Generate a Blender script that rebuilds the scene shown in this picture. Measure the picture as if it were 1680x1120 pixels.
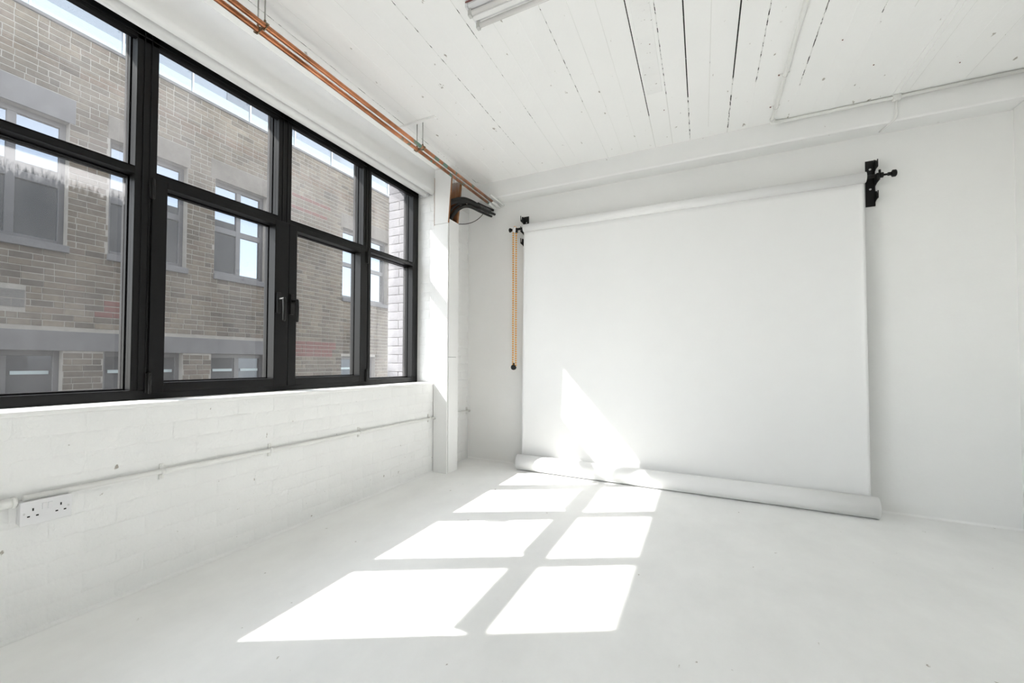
import bpy, bmesh, math, random
from mathutils import Vector, Matrix, noise as mnoise
random.seed(7)
for o in list(bpy.data.objects): bpy.data.objects.remove(o)
scn = bpy.context.scene
COL = scn.collection
PI = math.pi

# ------------------------------------------------------------ camera
cam_d = bpy.data.cameras.new('camera'); cam = bpy.data.objects.new('camera', cam_d); COL.objects.link(cam)
yaw, pitch, roll = math.radians(-33.60772), math.radians(1.43382), math.radians(0.54689)
Fv = Vector((math.sin(yaw)*math.cos(pitch), math.cos(yaw)*math.cos(pitch), math.sin(pitch)))
Rv = Vector((math.cos(yaw), -math.sin(yaw), 0)); Uv = Rv.cross(Fv)
R2 = math.cos(roll)*Rv + math.sin(roll)*Uv; U2 = -math.sin(roll)*Rv + math.cos(roll)*Uv
cam.matrix_world = Matrix(((R2.x, U2.x, -Fv.x, 0), (R2.y, U2.y, -Fv.y, 0), (R2.z, U2.z, -Fv.z, 0.936), (0, 0, 0, 1)))
cam_d.sensor_width = 36; cam_d.lens = 771.0227/1680*36
cam_d.shift_x = (840-639.735)/1680; cam_d.shift_y = (571.819-560)/1680
cam_d.clip_start = 0.02; cam_d.clip_end = 500
scn.camera = cam

# ------------------------------------------------------------ sky, sun, exposure
w = bpy.data.worlds.new('sky'); scn.world = w; w.use_nodes = True
nt = w.node_tree; nt.nodes.clear()
so = nt.nodes.new('ShaderNodeOutputWorld'); bg = nt.nodes.new('ShaderNodeBackground')
sk = nt.nodes.new('ShaderNodeTexSky'); sk.sky_type = 'NISHITA'; sk.sun_disc = False
sk.sun_elevation = math.radians(44); sk.sun_rotation = math.radians(-128); sk.air_density = 1.0; sk.dust_density = 0.3; sk.ozone_density = 1.0
hs = nt.nodes.new('ShaderNodeHueSaturation'); hs.inputs['Saturation'].default_value = 0.22
nt.links.new(sk.outputs[0], hs.inputs['Color']); nt.links.new(hs.outputs[0], bg.inputs['Color']); nt.links.new(bg.outputs[0], so.inputs[0])
bg.inputs['Strength'].default_value = 0.85
sd = bpy.data.lights.new('sun', 'SUN'); sun = bpy.data.objects.new('sun', sd); COL.objects.link(sun)
sd.energy = 11.5; sd.angle = math.radians(0.6); sd.color = (1.0, 0.965, 0.915)
sun.rotation_euler = Vector((1, 0.772, -1.235)).to_track_quat('-Z', 'Y').to_euler()
sun.location = (-8, -6, 10)
vs = scn.view_settings
vs.view_transform = 'Standard'; vs.look = 'None'; vs.exposure = 0.33; vs.gamma = 1.0; vs.use_curve_mapping = False
cy = scn.cycles
cy.max_bounces = 14; cy.diffuse_bounces = 10; cy.glossy_bounces = 6; cy.transparent_max_bounces = 16; cy.transmission_bounces = 8

# ------------------------------------------------------------ helpers
class MB:
    def __init__(s): s.v = []; s.f = []; s.m = []; s.sm = []
    def add(s, vs_, fs, mi=0, smooth=False):
        b = len(s.v); s.v += [tuple(p) for p in vs_]
        for f in fs: s.f.append(tuple(b+i for i in f)); s.m.append(mi); s.sm.append(smooth)
        return s
    def box(s, x0, x1, y0, y1, z0, z1, mi=0):
        return s.add([(x0,y0,z0),(x1,y0,z0),(x1,y1,z0),(x0,y1,z0),(x0,y0,z1),(x1,y0,z1),(x1,y1,z1),(x0,y1,z1)],
                     [(0,3,2,1),(4,5,6,7),(0,1,5,4),(1,2,6,5),(2,3,7,6),(3,0,4,7)], mi)
    def tube(s, pts, r, n=12, mi=0, caps=True, smooth=True):
        pts = [Vector(p) for p in pts]; rs = r if isinstance(r, (list, tuple)) else [r]*len(pts)
        b = len(s.v); prev = None
        for i, p in enumerate(pts):
            t = (pts[min(i+1, len(pts)-1)] - pts[max(i-1, 0)]).normalized()
            if prev is None:
                a = Vector((0,0,1)) if abs(t.z) < .9 else Vector((1,0,0)); u = t.cross(a).normalized()
            else:
                u = (prev - t*prev.dot(t)).normalized()
            prev = u; v = t.cross(u)
            for k in range(n):
                an = 2*PI*k/n; s.v.append(tuple(p + (u*math.cos(an)+v*math.sin(an))*rs[i]))
        for i in range(len(pts)-1):
            for k in range(n):
                k2 = (k+1) % n
                s.f.append((b+i*n+k, b+i*n+k2, b+(i+1)*n+k2, b+(i+1)*n+k)); s.m.append(mi); s.sm.append(smooth)
        if caps:
            s.f.append(tuple(b+k for k in reversed(range(n)))); s.m.append(mi); s.sm.append(False)
            e = b+(len(pts)-1)*n; s.f.append(tuple(e+k for k in range(n))); s.m.append(mi); s.sm.append(False)
        return s
    def cyl(s, p0, p1, r, n=16, mi=0): return s.tube([p0, p1], r, n, mi)
    def prism(s, poly, axis, a, b, mi=0):
        # poly: 2-D points; axis the extrusion axis
        n = len(poly)
        def P(q, t):
            return {'x': (t, q[0], q[1]), 'y': (q[0], t, q[1]), 'z': (q[0], q[1], t)}[axis]
        s.add([P(q, a) for q in poly]+[P(q, b) for q in poly],
              [tuple(reversed(range(n))), tuple(range(n, 2*n))]+[(i, (i+1) % n, n+(i+1) % n, n+i) for i in range(n)], mi)
        return s
    def mesh(s, name, mats):
        me = bpy.data.meshes.new(name); me.from_pydata(s.v, [], s.f)
        for m in (mats if isinstance(mats, (list, tuple)) else [mats]): me.materials.append(m)
        me.polygons.foreach_set('material_index', s.m); me.polygons.foreach_set('use_smooth', s.sm)
        me.validate(); me.update()
        bm = bmesh.new(); bm.from_mesh(me); bmesh.ops.recalc_face_normals(bm, faces=bm.faces); bm.to_mesh(me); bm.free()
        return me
    def build(s, name, mats, parent=None, bevel=0, seg=2, label=None):
        o = bpy.data.objects.new(name, s.mesh(name, mats)); COL.objects.link(o)
        if parent is not None: o.parent = parent; o.matrix_parent_inverse = Matrix.Translation(-Vector(wloc(parent)))
        if bevel:
            md = o.modifiers.new('bevel', 'BEVEL'); md.width = bevel; md.segments = seg; md.limit_method = 'ANGLE'; md.angle_limit = math.radians(40); md.harden_normals = False
        if label: o['label'] = label
        return o
def wloc(o):
    # world location for our unrotated hierarchy (parts are modelled in world coordinates)
    return ROOTLOC.get(o.name, (0, 0, 0))
ROOTLOC = {}
def thing(name, label, cat, loc=(0,0,0), group=None):
    o = bpy.data.objects.new(name, None); COL.objects.link(o); o.location = loc; o.empty_display_size = .05
    ROOTLOC[o.name] = tuple(loc)
    o['label'] = label; o['category'] = cat
    if group: o['group'] = group
    return o
def tag(o, label, cat, group=None):
    o['label'] = label; o['category'] = cat
    if group: o['group'] = group
    return o
def struct(o, label):
    o['kind'] = 'structure'; o['label'] = label
    return o
def sroot(name, label, loc=(0,0,0)):
    o = bpy.data.objects.new(name, None); COL.objects.link(o); o.location = loc; ROOTLOC[o.name] = tuple(loc); o['kind'] = 'structure'; o['label'] = label
    return o

# ------------------------------------------------------------ materials
def newmat(name):
    m = bpy.data.materials.new(name); m.use_nodes = True; n = m.node_tree; n.nodes.clear()
    out = n.nodes.new('ShaderNodeOutputMaterial'); return m, n, out
def N(n, t, **k):
    nd = n.nodes.new(t)
    for a, b in k.items():
        if a in nd.inputs: nd.inputs[a].default_value = b
        else: setattr(nd, a, b)
    return nd
def ramp(n, stops, interp='LINEAR'):
    r = n.nodes.new('ShaderNodeValToRGB'); r.color_ramp.interpolation = interp
    e = r.color_ramp.elements
    while len(e) < len(stops): e.new(0.5)
    for i, (p, c) in enumerate(stops):
        e[i].position = p; e[i].color = (*c, 1) if len(c) == 3 else c
    return r
def plain(name, col, rough=.5, metal=0., spec=.5, bump=0, bscale=60, var=0.0, vscale=8, coat=0):
    m, n, out = newmat(name)
    b = N(n, 'ShaderNodeBsdfPrincipled'); b.inputs['Roughness'].default_value = rough; b.inputs['Metallic'].default_value = metal
    b.inputs['Specular IOR Level'].default_value = spec; b.inputs['Coat Weight'].default_value = coat
    n.links.new(b.outputs[0], out.inputs[0])
    tc = N(n, 'ShaderNodeTexCoord')
    nz = N(n, 'ShaderNodeTexNoise'); nz.inputs['Scale'].default_value = vscale; nz.inputs['Detail'].default_value = 6
    n.links.new(tc.outputs['Object'], nz.inputs['Vector'])
    v = var if var else .03
    r = ramp(n, [(.3, [c*(1-v) for c in col]), (.7, [min(1, c*(1+v)) for c in col])])
    n.links.new(nz.outputs[0], r.inputs[0]); n.links.new(r.outputs[0], b.inputs['Base Color'])
    if bump:
        bz = N(n, 'ShaderNodeTexNoise'); bz.inputs['Scale'].default_value = bscale; bz.inputs['Detail'].default_value = 5
        n.links.new(tc.outputs['Object'], bz.inputs['Vector'])
        bp = N(n, 'ShaderNodeBump'); bp.inputs['Strength'].default_value = bump; bp.inputs['Distance'].default_value = .01
        n.links.new(bz.outputs[0], bp.inputs['Height']); n.links.new(bp.outputs[0], b.inputs['Normal'])
    return m
def painted(name, col, rough=.55, bump=.3, s1=9, s2=70, specks=0.0, speck_scale=30, wear=.03, stretch=(1,1,1), sdist=.012):
    """white masonry / board paint: lumpy fine relief, small dirt specks and chips"""
    m, n, out = newmat(name)
    b = N(n, 'ShaderNodeBsdfPrincipled'); b.inputs['Roughness'].default_value = rough; b.inputs['Specular IOR Level'].default_value = .35
    n.links.new(b.outputs[0], out.inputs[0])
    tc = N(n, 'ShaderNodeTexCoord'); geo = N(n, 'ShaderNodeNewGeometry')
    mp = N(n, 'ShaderNodeMapping'); mp.inputs['Scale'].default_value = stretch; n.links.new(geo.outputs['Position'], mp.inputs[0])
    nz = N(n, 'ShaderNodeTexNoise'); nz.inputs['Scale'].default_value = 2.3; nz.inputs['Detail'].default_value = 8; nz.inputs['Roughness'].default_value = .65
    n.links.new(mp.outputs[0], nz.inputs['Vector'])
    r = ramp(n, [(.32, [c*(1-wear) for c in col]), (.68, [min(1, c*(1+wear*.6)) for c in col])]); n.links.new(nz.outputs[0], r.inputs[0])
    last = r.outputs[0]
    if specks:
        vz = N(n, 'ShaderNodeTexNoise'); vz.inputs['Scale'].default_value = speck_scale; vz.inputs['Detail'].default_value = 4; vz.inputs['Roughness'].default_value = .5
        n.links.new(mp.outputs[0], vz.inputs['Vector'])
        sr = ramp(n, [(.0, (0,0,0)), (specks, (0,0,0)), (min(1, specks+.035), (1,1,1))]); n.links.new(vz.outputs[0], sr.inputs[0])
        mx = N(n, 'ShaderNodeMix', data_type='RGBA'); n.links.new(sr.outputs[0], mx.inputs[0]); n.links.new(last, mx.inputs[6]); mx.inputs[7].default_value = (.42, .39, .35, 1)
        last = mx.outputs[2]
    n.links.new(last, b.inputs['Base Color'])
    a1 = N(n, 'ShaderNodeTexNoise'); a1.inputs['Scale'].default_value = s1; a1.inputs['Detail'].default_value = 5; n.links.new(mp.outputs[0], a1.inputs['Vector'])
    a2 = N(n, 'ShaderNodeTexNoise'); a2.inputs['Scale'].default_value = s2; a2.inputs['Detail'].default_value = 4; n.links.new(mp.outputs[0], a2.inputs['Vector'])
    ad = N(n, 'ShaderNodeMath', operation='MULTIPLY_ADD'); n.links.new(a2.outputs[0], ad.inputs[0]); ad.inputs[1].default_value = .35; n.links.new(a1.outputs[0], ad.inputs[2])
    bp = N(n, 'ShaderNodeBump'); bp.inputs['Strength'].default_value = bump; bp.inputs['Distance'].default_value = sdist
    n.links.new(ad.outputs[0], bp.inputs['Height']); n.links.new(bp.outputs[0], b.inputs['Normal'])
    return m
WHITE = (.855, .856, .846)
M = {}
M['wall'] = painted('wall_paint', WHITE, bump=.12, s1=5, s2=60, wear=.02)
M['brickpaint'] = painted('painted_brick', (.845, .848, .842), rough=.45, bump=.5, s1=13, s2=75, specks=.725, speck_scale=26, wear=.03)
M['floor'] = painted('floor_paint', (.90, .902, .893), rough=.42, bump=.07, s1=3, s2=45, specks=.725, speck_scale=22, wear=.05, stretch=(1.6, .8, 1))
M['ceil'] = painted('ceiling_paint', (.90, .90, .89), rough=.6, bump=.16, s1=14, s2=90, specks=.69, speck_scale=26, wear=.018, stretch=(1, .35, 1))
M['plaster'] = painted('lintel_paint', (.85, .852, .845), rough=.55, bump=.12, s1=6, s2=70, specks=.74, speck_scale=20)
M['whitewood'] = painted('boxing_paint', (.85, .852, .847), rough=.5, bump=.06, s1=4, s2=80, wear=.02)
M['paper'] = plain('backdrop_paper', (.835, .837, .835), rough=.75, spec=.2, var=.006)
M['black'] = plain('black_aluminium', (.006, .006, .0065), rough=.33, spec=.2, bump=.01, bscale=300)
M['blackm'] = plain('black_steel', (.007, .007, .007), rough=.4, spec=.3)
M['rubber'] = plain('black_insulation', (.018, .018, .018), rough=.75, bump=.25, bscale=90)
M['plastic'] = plain('white_plastic', (.76, .76, .775), rough=.3, var=.005)
M['blind'] = plain('blind_white', (.80, .80, .79), rough=.5, var=.01)
M['pipewhite'] = plain('painted_conduit', (.79, .79, .77), rough=.45, bump=.1, bscale=120)
M['steel'] = plain('threaded_steel', (.42, .42, .40), rough=.38, metal=.9)
M['screw'] = plain('screw_chrome', (.6, .6, .6), rough=.3, metal=1)
M['hole'] = plain('socket_slot', (.01, .01, .01), rough=.8)
M['dark'] = plain('gap_shade_black', (.012, .011, .010), rough=.95)
M['woodraw'] = plain('raw_brown_board', (.26, .115, .045), rough=.65, var=.25, vscale=25)
M['orange'] = plain('orange_bead', (.86, .40, .045), rough=.4)
M['tubeglass'] = plain('tube_white', (.85, .84, .82), rough=.2)
M['redplastic'] = plain('red_brown_trim', (.20, .08, .07), rough=.5)
M['grey'] = plain('grey_frame_paint', (0.068, 0.070, 0.076), rough=.5)
M['sillstone'] = plain('grey_sill_stone', (0.102, 0.103, 0.109), rough=.85, bump=.4, bscale=30, var=.12, vscale=10)
M['concrete'] = plain('grey_concrete_band', (0.102, 0.102, 0.107), rough=.9, bump=.08, bscale=25, var=.14, vscale=6)
M['render_patch'] = plain('cement_render_patch', (0.122, 0.110, 0.095), rough=.95, bump=.12, bscale=50, var=.14, vscale=14)
M['mortar'] = plain('pale_mortar', (.235, .222, .20), rough=.95, bump=.4, bscale=40, var=.1)
M['asphalt'] = plain('alley_asphalt', (.12, .12, .12), rough=.9, bump=.3, bscale=60)
M['penthouse'] = plain('pale_cladding', (0.177, 0.204, 0.245), rough=.4, var=.05, vscale=1.5)
M['upstand'] = plain('white_upstand', (0.36, 0.435, 0.449), rough=.6, var=.02)
M['extwall'] = painted('dark_exterior_brick', (.05, .045, .04), rough=.9, bump=.4, wear=.2)
M['reveal'] = painted('weathered_white_reveal', (.20, .195, .21), rough=.8, bump=.4, wear=.1)
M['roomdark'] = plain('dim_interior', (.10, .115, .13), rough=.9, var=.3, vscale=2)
M['chrome'] = plain('brushed_clamp', (.6, .6, .62), rough=.3, metal=1)

def copper():
    m, n, out = newmat('copper')
    b = N(n, 'ShaderNodeBsdfPrincipled'); b.inputs['Roughness'].default_value = .36; n.links.new(b.outputs[0], out.inputs[0])
    geo = N(n, 'ShaderNodeNewGeometry')
    nz = N(n, 'ShaderNodeTexNoise'); nz.inputs['Scale'].default_value = 7; nz.inputs['Detail'].default_value = 6; n.links.new(geo.outputs['Position'], nz.inputs['Vector'])
    r = ramp(n, [(.3, (.30, .125, .06)), (.6, (.60, .25, .125)), (.8, (.74, .37, .21))]); n.links.new(nz.outputs[0], r.inputs[0])
    # verdigris patches on the far stretch near the corner
    sx = N(n, 'ShaderNodeSeparateXYZ'); n.links.new(geo.outputs['Position'], sx.inputs[0])
    mr = N(n, 'ShaderNodeMapRange'); mr.inputs[1].default_value = 2.35; mr.inputs[2].default_value = 2.7; n.links.new(sx.outputs[1], mr.inputs[0])
    g = N(n, 'ShaderNodeTexNoise'); g.inputs['Scale'].default_value = 13; g.inputs['Detail'].default_value = 3; n.links.new(geo.outputs['Position'], g.inputs['Vector'])
    gr = ramp(n, [(.55, (0,0,0)), (.6, (1,1,1))]); n.links.new(g.outputs[0], gr.inputs[0])
    mu = N(n, 'ShaderNodeMath', operation='MULTIPLY'); n.links.new(mr.outputs[0], mu.inputs[0]); n.links.new(gr.outputs[0], mu.inputs[1])
    mx = N(n, 'ShaderNodeMix', data_type='RGBA'); n.links.new(mu.outputs[0], mx.inputs[0]); n.links.new(r.outputs[0], mx.inputs[6]); mx.inputs[7].default_value = (.10, .20, .15, 1)
    n.links.new(mx.outputs[2], b.inputs['Base Color'])
    iv = N(n, 'ShaderNodeMath', operation='SUBTRACT'); iv.inputs[0].default_value = .95; n.links.new(mu.outputs[0], iv.inputs[1]); n.links.new(iv.outputs[0], b.inputs['Metallic'])
    return m
M['copper'] = copper()

def brickmat(name, attr):
    m, n, out = newmat(name)
    b = N(n, 'ShaderNodeBsdfPrincipled'); b.inputs['Roughness'].default_value = .9; b.inputs['Specular IOR Level'].default_value = .2; n.links.new(b.outputs[0], out.inputs[0])
    if attr:
        a = N(n, 'ShaderNodeAttribute'); a.attribute_name = 'tone'; val = a.outputs['Fac']
    else:
        a = N(n, 'ShaderNodeObjectInfo'); val = a.outputs['Random']
    r = ramp(n, [(0, (0.065, 0.056, 0.045)), (.18, (0.096, 0.080, 0.061)), (.42, (0.116, 0.097, 0.073)), (.65, (0.129, 0.106, 0.079)), (.82, (0.088, 0.076, 0.061)), (.92, (0.113, 0.087, 0.067)), (1, (0.146, 0.125, 0.098))]); n.links.new(val, r.inputs[0])
    geo = N(n, 'ShaderNodeNewGeometry'); nz = N(n, 'ShaderNodeTexNoise'); nz.inputs['Scale'].default_value = 22; nz.inputs['Detail'].default_value = 6; n.links.new(geo.outputs['Position'], nz.inputs['Vector'])
    n2 = N(n, 'ShaderNodeTexNoise'); n2.inputs['Scale'].default_value = 1.1; n2.inputs['Detail'].default_value = 5; n.links.new(geo.outputs['Position'], n2.inputs['Vector'])
    m1 = N(n, 'ShaderNodeMapRange'); m1.inputs[1].default_value = .25; m1.inputs[2].default_value = .75; m1.inputs[3].default_value = .8; m1.inputs[4].default_value = 1.2; n.links.new(nz.outputs[0], m1.inputs[0])
    m2 = N(n, 'ShaderNodeMapRange'); m2.inputs[1].default_value = .3; m2.inputs[2].default_value = .7; m2.inputs[3].default_value = .70; m2.inputs[4].default_value = 1.25; n.links.new(n2.outputs[0], m2.inputs[0])
    mu = N(n, 'ShaderNodeMath', operation='MULTIPLY'); n.links.new(m1.outputs[0], mu.inputs[0]); n.links.new(m2.outputs[0], mu.inputs[1])
    vm = N(n, 'ShaderNodeVectorMath', operation='SCALE'); n.links.new(r.outputs[0], vm.inputs[0]); n.links.new(mu.outputs[0], vm.inputs['Scale'])
    n.links.new(vm.outputs[0], b.inputs['Base Color'])
    return m
M['brick1'] = brickmat('stock_brick_single', False)
M['brickN'] = brickmat('stock_brick_mass', True)
M['redbrick'] = plain('red_brick', (0.116, 0.042, 0.034), rough=.9, var=.18, vscale=20)

def schlick(n, f0):
    g = N(n, 'ShaderNodeNewGeometry'); d = N(n, 'ShaderNodeVectorMath', operation='DOT_PRODUCT'); n.links.new(g.outputs['Incoming'], d.inputs[0]); n.links.new(g.outputs['Normal'], d.inputs[1])
    a = N(n, 'ShaderNodeMath', operation='ABSOLUTE'); n.links.new(d.outputs['Value'], a.inputs[0])
    b = N(n, 'ShaderNodeMath', operation='SUBTRACT'); b.inputs[0].default_value = 1; n.links.new(a.outputs[0], b.inputs[1])
    p = N(n, 'ShaderNodeMath', operation='POWER'); n.links.new(b.outputs[0], p.inputs[0]); p.inputs[1].default_value = 5
    m_ = N(n, 'ShaderNodeMath', operation='MULTIPLY_ADD'); n.links.new(p.outputs[0], m_.inputs[0]); m_.inputs[1].default_value = 1-f0; m_.inputs[2].default_value = f0
    return m_.outputs[0]
def glassmat(name, haze=.06, streak=False, refl=1.0, band=None):
    """clear window glass with a film of dust: transparent + fresnel reflection + thin translucent dirt"""
    m, n, out = newmat(name)
    tr = N(n, 'ShaderNodeBsdfTransparent'); tr.inputs[0].default_value = (.93, .95, .95, 1)
    gl = N(n, 'ShaderNodeBsdfGlossy'); gl.inputs['Roughness'].default_value = .0
    ff = schlick(n, .05)
    fm = N(n, 'ShaderNodeMath', operation='MULTIPLY'); n.links.new(ff, fm.inputs[0]); fm.inputs[1].default_value = refl
    mx = N(n, 'ShaderNodeMixShader'); n.links.new(fm.outputs[0], mx.inputs[0]); n.links.new(tr.outputs[0], mx.inputs[1]); n.links.new(gl.outputs[0], mx.inputs[2])
    tl = N(n, 'ShaderNodeBsdfTranslucent'); tl.inputs[0].default_value = (.78, .78, .80, 1)
    df = N(n, 'ShaderNodeBsdfDiffuse'); df.inputs[0].default_value = (.7, .7, .7, 1)
    dm = N(n, 'ShaderNodeMixShader'); dm.inputs[0].default_value = .3; n.links.new(tl.outputs[0], dm.inputs[1]); n.links.new(df.outputs[0], dm.inputs[2])
    geo = N(n, 'ShaderNodeNewGeometry')
    mp = N(n, 'ShaderNodeMapping'); mp.inputs['Scale'].default_value = (1, 3.0, .5) if streak else (1, 1, 1); n.links.new(geo.outputs['Position'], mp.inputs[0])
    nz = N(n, 'ShaderNodeTexNoise'); nz.inputs['Scale'].default_value = 3.2; nz.inputs['Detail'].default_value = 8; nz.inputs['Roughness'].default_value = .6; n.links.new(mp.outputs[0], nz.inputs['Vector'])
    mr = N(n, 'ShaderNodeMapRange'); mr.inputs[1].default_value = .3; mr.inputs[2].default_value = .75; mr.inputs[3].default_value = haze*.55; mr.inputs[4].default_value = haze*1.7
    n.links.new(nz.outputs[0], mr.inputs[0]); fac = mr.outputs[0]
    if band:
        z0, z1, amt = band
        sx = N(n, 'ShaderNodeSeparateXYZ'); n.links.new(geo.outputs['Position'], sx.inputs[0])
        jm = N(n, 'ShaderNodeMapping'); jm.inputs['Scale'].default_value = (1, 1, .35); n.links.new(geo.outputs['Position'], jm.inputs[0]); jn = N(n, 'ShaderNodeTexNoise'); jn.inputs['Scale'].default_value = 85; jn.inputs['Detail'].default_value = 8; jn.inputs['Roughness'].default_value = .7; n.links.new(jm.outputs[0], jn.inputs['Vector'])
        ja = N(n, 'ShaderNodeMath', operation='MULTIPLY_ADD'); n.links.new(jn.outputs[0], ja.inputs[0]); ja.inputs[1].default_value = .16; n.links.new(sx.outputs[2], ja.inputs[2])
        rr = N(n, 'ShaderNodeMapRange'); rr.inputs[1].default_value = z0+.06; rr.inputs[2].default_value = z1+.06; rr.inputs[3].default_value = 0; rr.inputs[4].default_value = amt; n.links.new(ja.outputs[0], rr.inputs[0])
        # clean wiped strip right under the top rail
        cl = N(n, 'ShaderNodeMapRange'); cl.inputs[1].default_value = 1.705; cl.inputs[2].default_value = 1.712; cl.inputs[3].default_value = 1; cl.inputs[4].default_value = .15; n.links.new(sx.outputs[2], cl.inputs[0])
        cm = N(n, 'ShaderNodeMath', operation='MULTIPLY'); n.links.new(rr.outputs[0], cm.inputs[0]); n.links.new(cl.outputs[0], cm.inputs[1])
        fa = N(n, 'ShaderNodeMath', operation='ADD'); n.links.new(fac, fa.inputs[0]); n.links.new(cm.outputs[0], fa.inputs[1]); fac = fa.outputs[0]
    m2 = N(n, 'ShaderNodeMixShader'); n.links.new(fac, m2.inputs[0]); n.links.new(mx.outputs[0], m2.inputs[1]); n.links.new(dm.outputs[0], m2.inputs[2])
    n.links.new(m2.outputs[0], out.inputs[0])
    return m
M['glass_up'] = glassmat('dusty_glass_upper', .085)
M['glass_low'] = glassmat('dusty_glass_lower', .034)
M['glass_band'] = glassmat('dusty_glass_wiped', .034, band=(1.640, 1.685, .22))
M['glass_end'] = glassmat('streaked_glass', .10, streak=True)
M['railglass'] = glassmat('balustrade_glass', .03, refl=1.5)
def farglass(name='far_window_glass', f0=.2):
    m, n, out = newmat(name)
    gl = N(n, 'ShaderNodeBsdfGlossy'); gl.inputs['Roughness'].default_value = .015; gl.inputs[0].default_value = (.66, .77, .92, 1)
    df = N(n, 'ShaderNodeBsdfDiffuse'); df.inputs[0].default_value = (.04, .045, .05, 1)
    mu = N(n, 'ShaderNodeMath', operation='ADD'); n.links.new(schlick(n, f0), mu.inputs[0]); mu.inputs[1].default_value = 0
    mx = N(n, 'ShaderNodeMixShader'); n.links.new(mu.outputs[0], mx.inputs[0]); n.links.new(df.outputs[0], mx.inputs[1]); n.links.new(gl.outputs[0], mx.inputs[2]); n.links.new(mx.outputs[0], out.inputs[0])
    return m
M['farglass'] = farglass(); M['farglass_low'] = farglass('ground_window_glass', .03)
def jointmat(name, thr, base=(.012, .011, .01)):
    """old board joint: black open gap broken by bridges of white paint"""
    m, n, out = newmat(name)
    b = N(n, 'ShaderNodeBsdfPrincipled'); b.inputs['Roughness'].default_value = .9; n.links.new(b.outputs[0], out.inputs[0])
    geo = N(n, 'ShaderNodeNewGeometry'); mp = N(n, 'ShaderNodeMapping'); mp.inputs['Scale'].default_value = (7, 1, 0); n.links.new(geo.outputs['Position'], mp.inputs[0])
    nz = N(n, 'ShaderNodeTexNoise'); nz.inputs['Scale'].default_value = 14; nz.inputs['Detail'].default_value = 7; nz.inputs['Roughness'].default_value = .7; n.links.new(mp.outputs[0], nz.inputs['Vector'])
    r = ramp(n, [(thr-.012, (.79, .79, .77)), (thr+.012, base)]); n.links.new(nz.outputs[0], r.inputs[0]); n.links.new(r.outputs[0], b.inputs['Base Color'])
    return m
M['joint_strong'] = jointmat('joint_open', .34)
M['joint_mid'] = jointmat('joint_broken', .53)
M['joint_faint'] = jointmat('joint_mostly_filled', .645, (.30, .29, .27))
def woodface():
    m, n, out = newmat('scuffed_inner_board')
    b = N(n, 'ShaderNodeBsdfPrincipled'); b.inputs['Roughness'].default_value = .7; n.links.new(b.outputs[0], out.inputs[0])
    geo = N(n, 'ShaderNodeNewGeometry'); mp = N(n, 'ShaderNodeMapping'); mp.inputs['Scale'].default_value = (30, 30, 4); n.links.new(geo.outputs['Position'], mp.inputs[0])
    nz = N(n, 'ShaderNodeTexNoise'); nz.inputs['Scale'].default_value = 1.0; nz.inputs['Detail'].default_value = 5; n.links.new(mp.outputs[0], nz.inputs['Vector'])
    sx = N(n, 'ShaderNodeSeparateXYZ'); n.links.new(geo.outputs['Position'], sx.inputs[0])
    ad = N(n, 'ShaderNodeMath', operation='MULTIPLY_ADD'); n.links.new(nz.outputs[0], ad.inputs[0]); ad.inputs[1].default_value = .25; n.links.new(sx.outputs[2], ad.inputs[2])
    mr = N(n, 'ShaderNodeMapRange'); mr.inputs[1].default_value = 2.42; mr.inputs[2].default_value = 2.62; n.links.new(ad.outputs[0], mr.inputs[0])
    r = ramp(n, [(0, (.19, .075, .028)), (.5, (.33, .17, .09)), (1, (.48, .43, .40))]); n.links.new(mr.outputs[0], r.inputs[0]); n.links.new(r.outputs[0], b.inputs['Base Color'])
    return m
M['woodface'] = woodface()

# ------------------------------------------------------------ dimensions
XL, XR, YB, YF, ZC = -1.90, 1.515, 4.243, -3.2, 2.576
SILL, WY0, WY1 = .757, .37, 3.53
XO = -2.375                                  # outer face of the window wall

# ------------------------------------------------------------ floor
o = MB().box(XO, XR+.1, YF-.1, YB+.1, -.08, 0).build('floor', M['floor']); struct(o, 'white painted concrete floor with faint scuffs')

# ------------------------------------------------------------ left wall (window wall)
wl = sroot('wall_left', 'white painted brick wall around the long black framed window', (XL, 0, 0))
mb = MB()
mb.box(-2.139, XL-.0038, YF-.1, WY1, 0, SILL-.02)
mb.box(XO, XL-.0038, WY1, YB+.1, 0, SILL-.02)
mb.box(XO, XL-.0038, YF-.1, -3.05, SILL-.02, 2.40); mb.box(-2.14, XL-.0038, -.15, WY0, SILL-.02, 2.40); mb.box(XO, -2.14, -.15, .10, SILL-.02, 2.40)
mb.box(XO, XL-.0038, WY1+.006, YB+.1, SILL-.02, 2.45)
mb.build('wall_core', M['brickpaint'], wl)
# rounded plaster lintel over the window
lp = [(-1.936, ZC+.02), (-1.936, 2.366), (-1.931, 2.361)]+[(XL-.031+.032*math.sin(t), 2.393-.032*math.cos(t)) for t in [PI/2*k/8 for k in range(9)]]+[(XL+.001, ZC+.02)]
lm_ = MB(); lm_.prism(lp, 'y', YF-.1, YB+.1)
for i_ in range(4, 2+len(lp)): lm_.sm[i_] = True
lm_.build('lintel', M['plaster'], wl)
MB().box(-2.14, -1.93, YF-.1, YB+.1, 2.442, ZC+.02).build('lintel_core', M['plaster'], wl)
MB().box(XO, -2.14, YF-.1, 8.3, 2.624, 4.62).box(XO, -2.14, YB+.1, 8.3, -2, 2.624).box(XO, -2.14, YF-.1, .1, -2, SILL-.05).box(XO, -2.14, .1, YB+.1, -2, SILL-.05).build('outer_wall', M['extwall'], wl)
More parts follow.
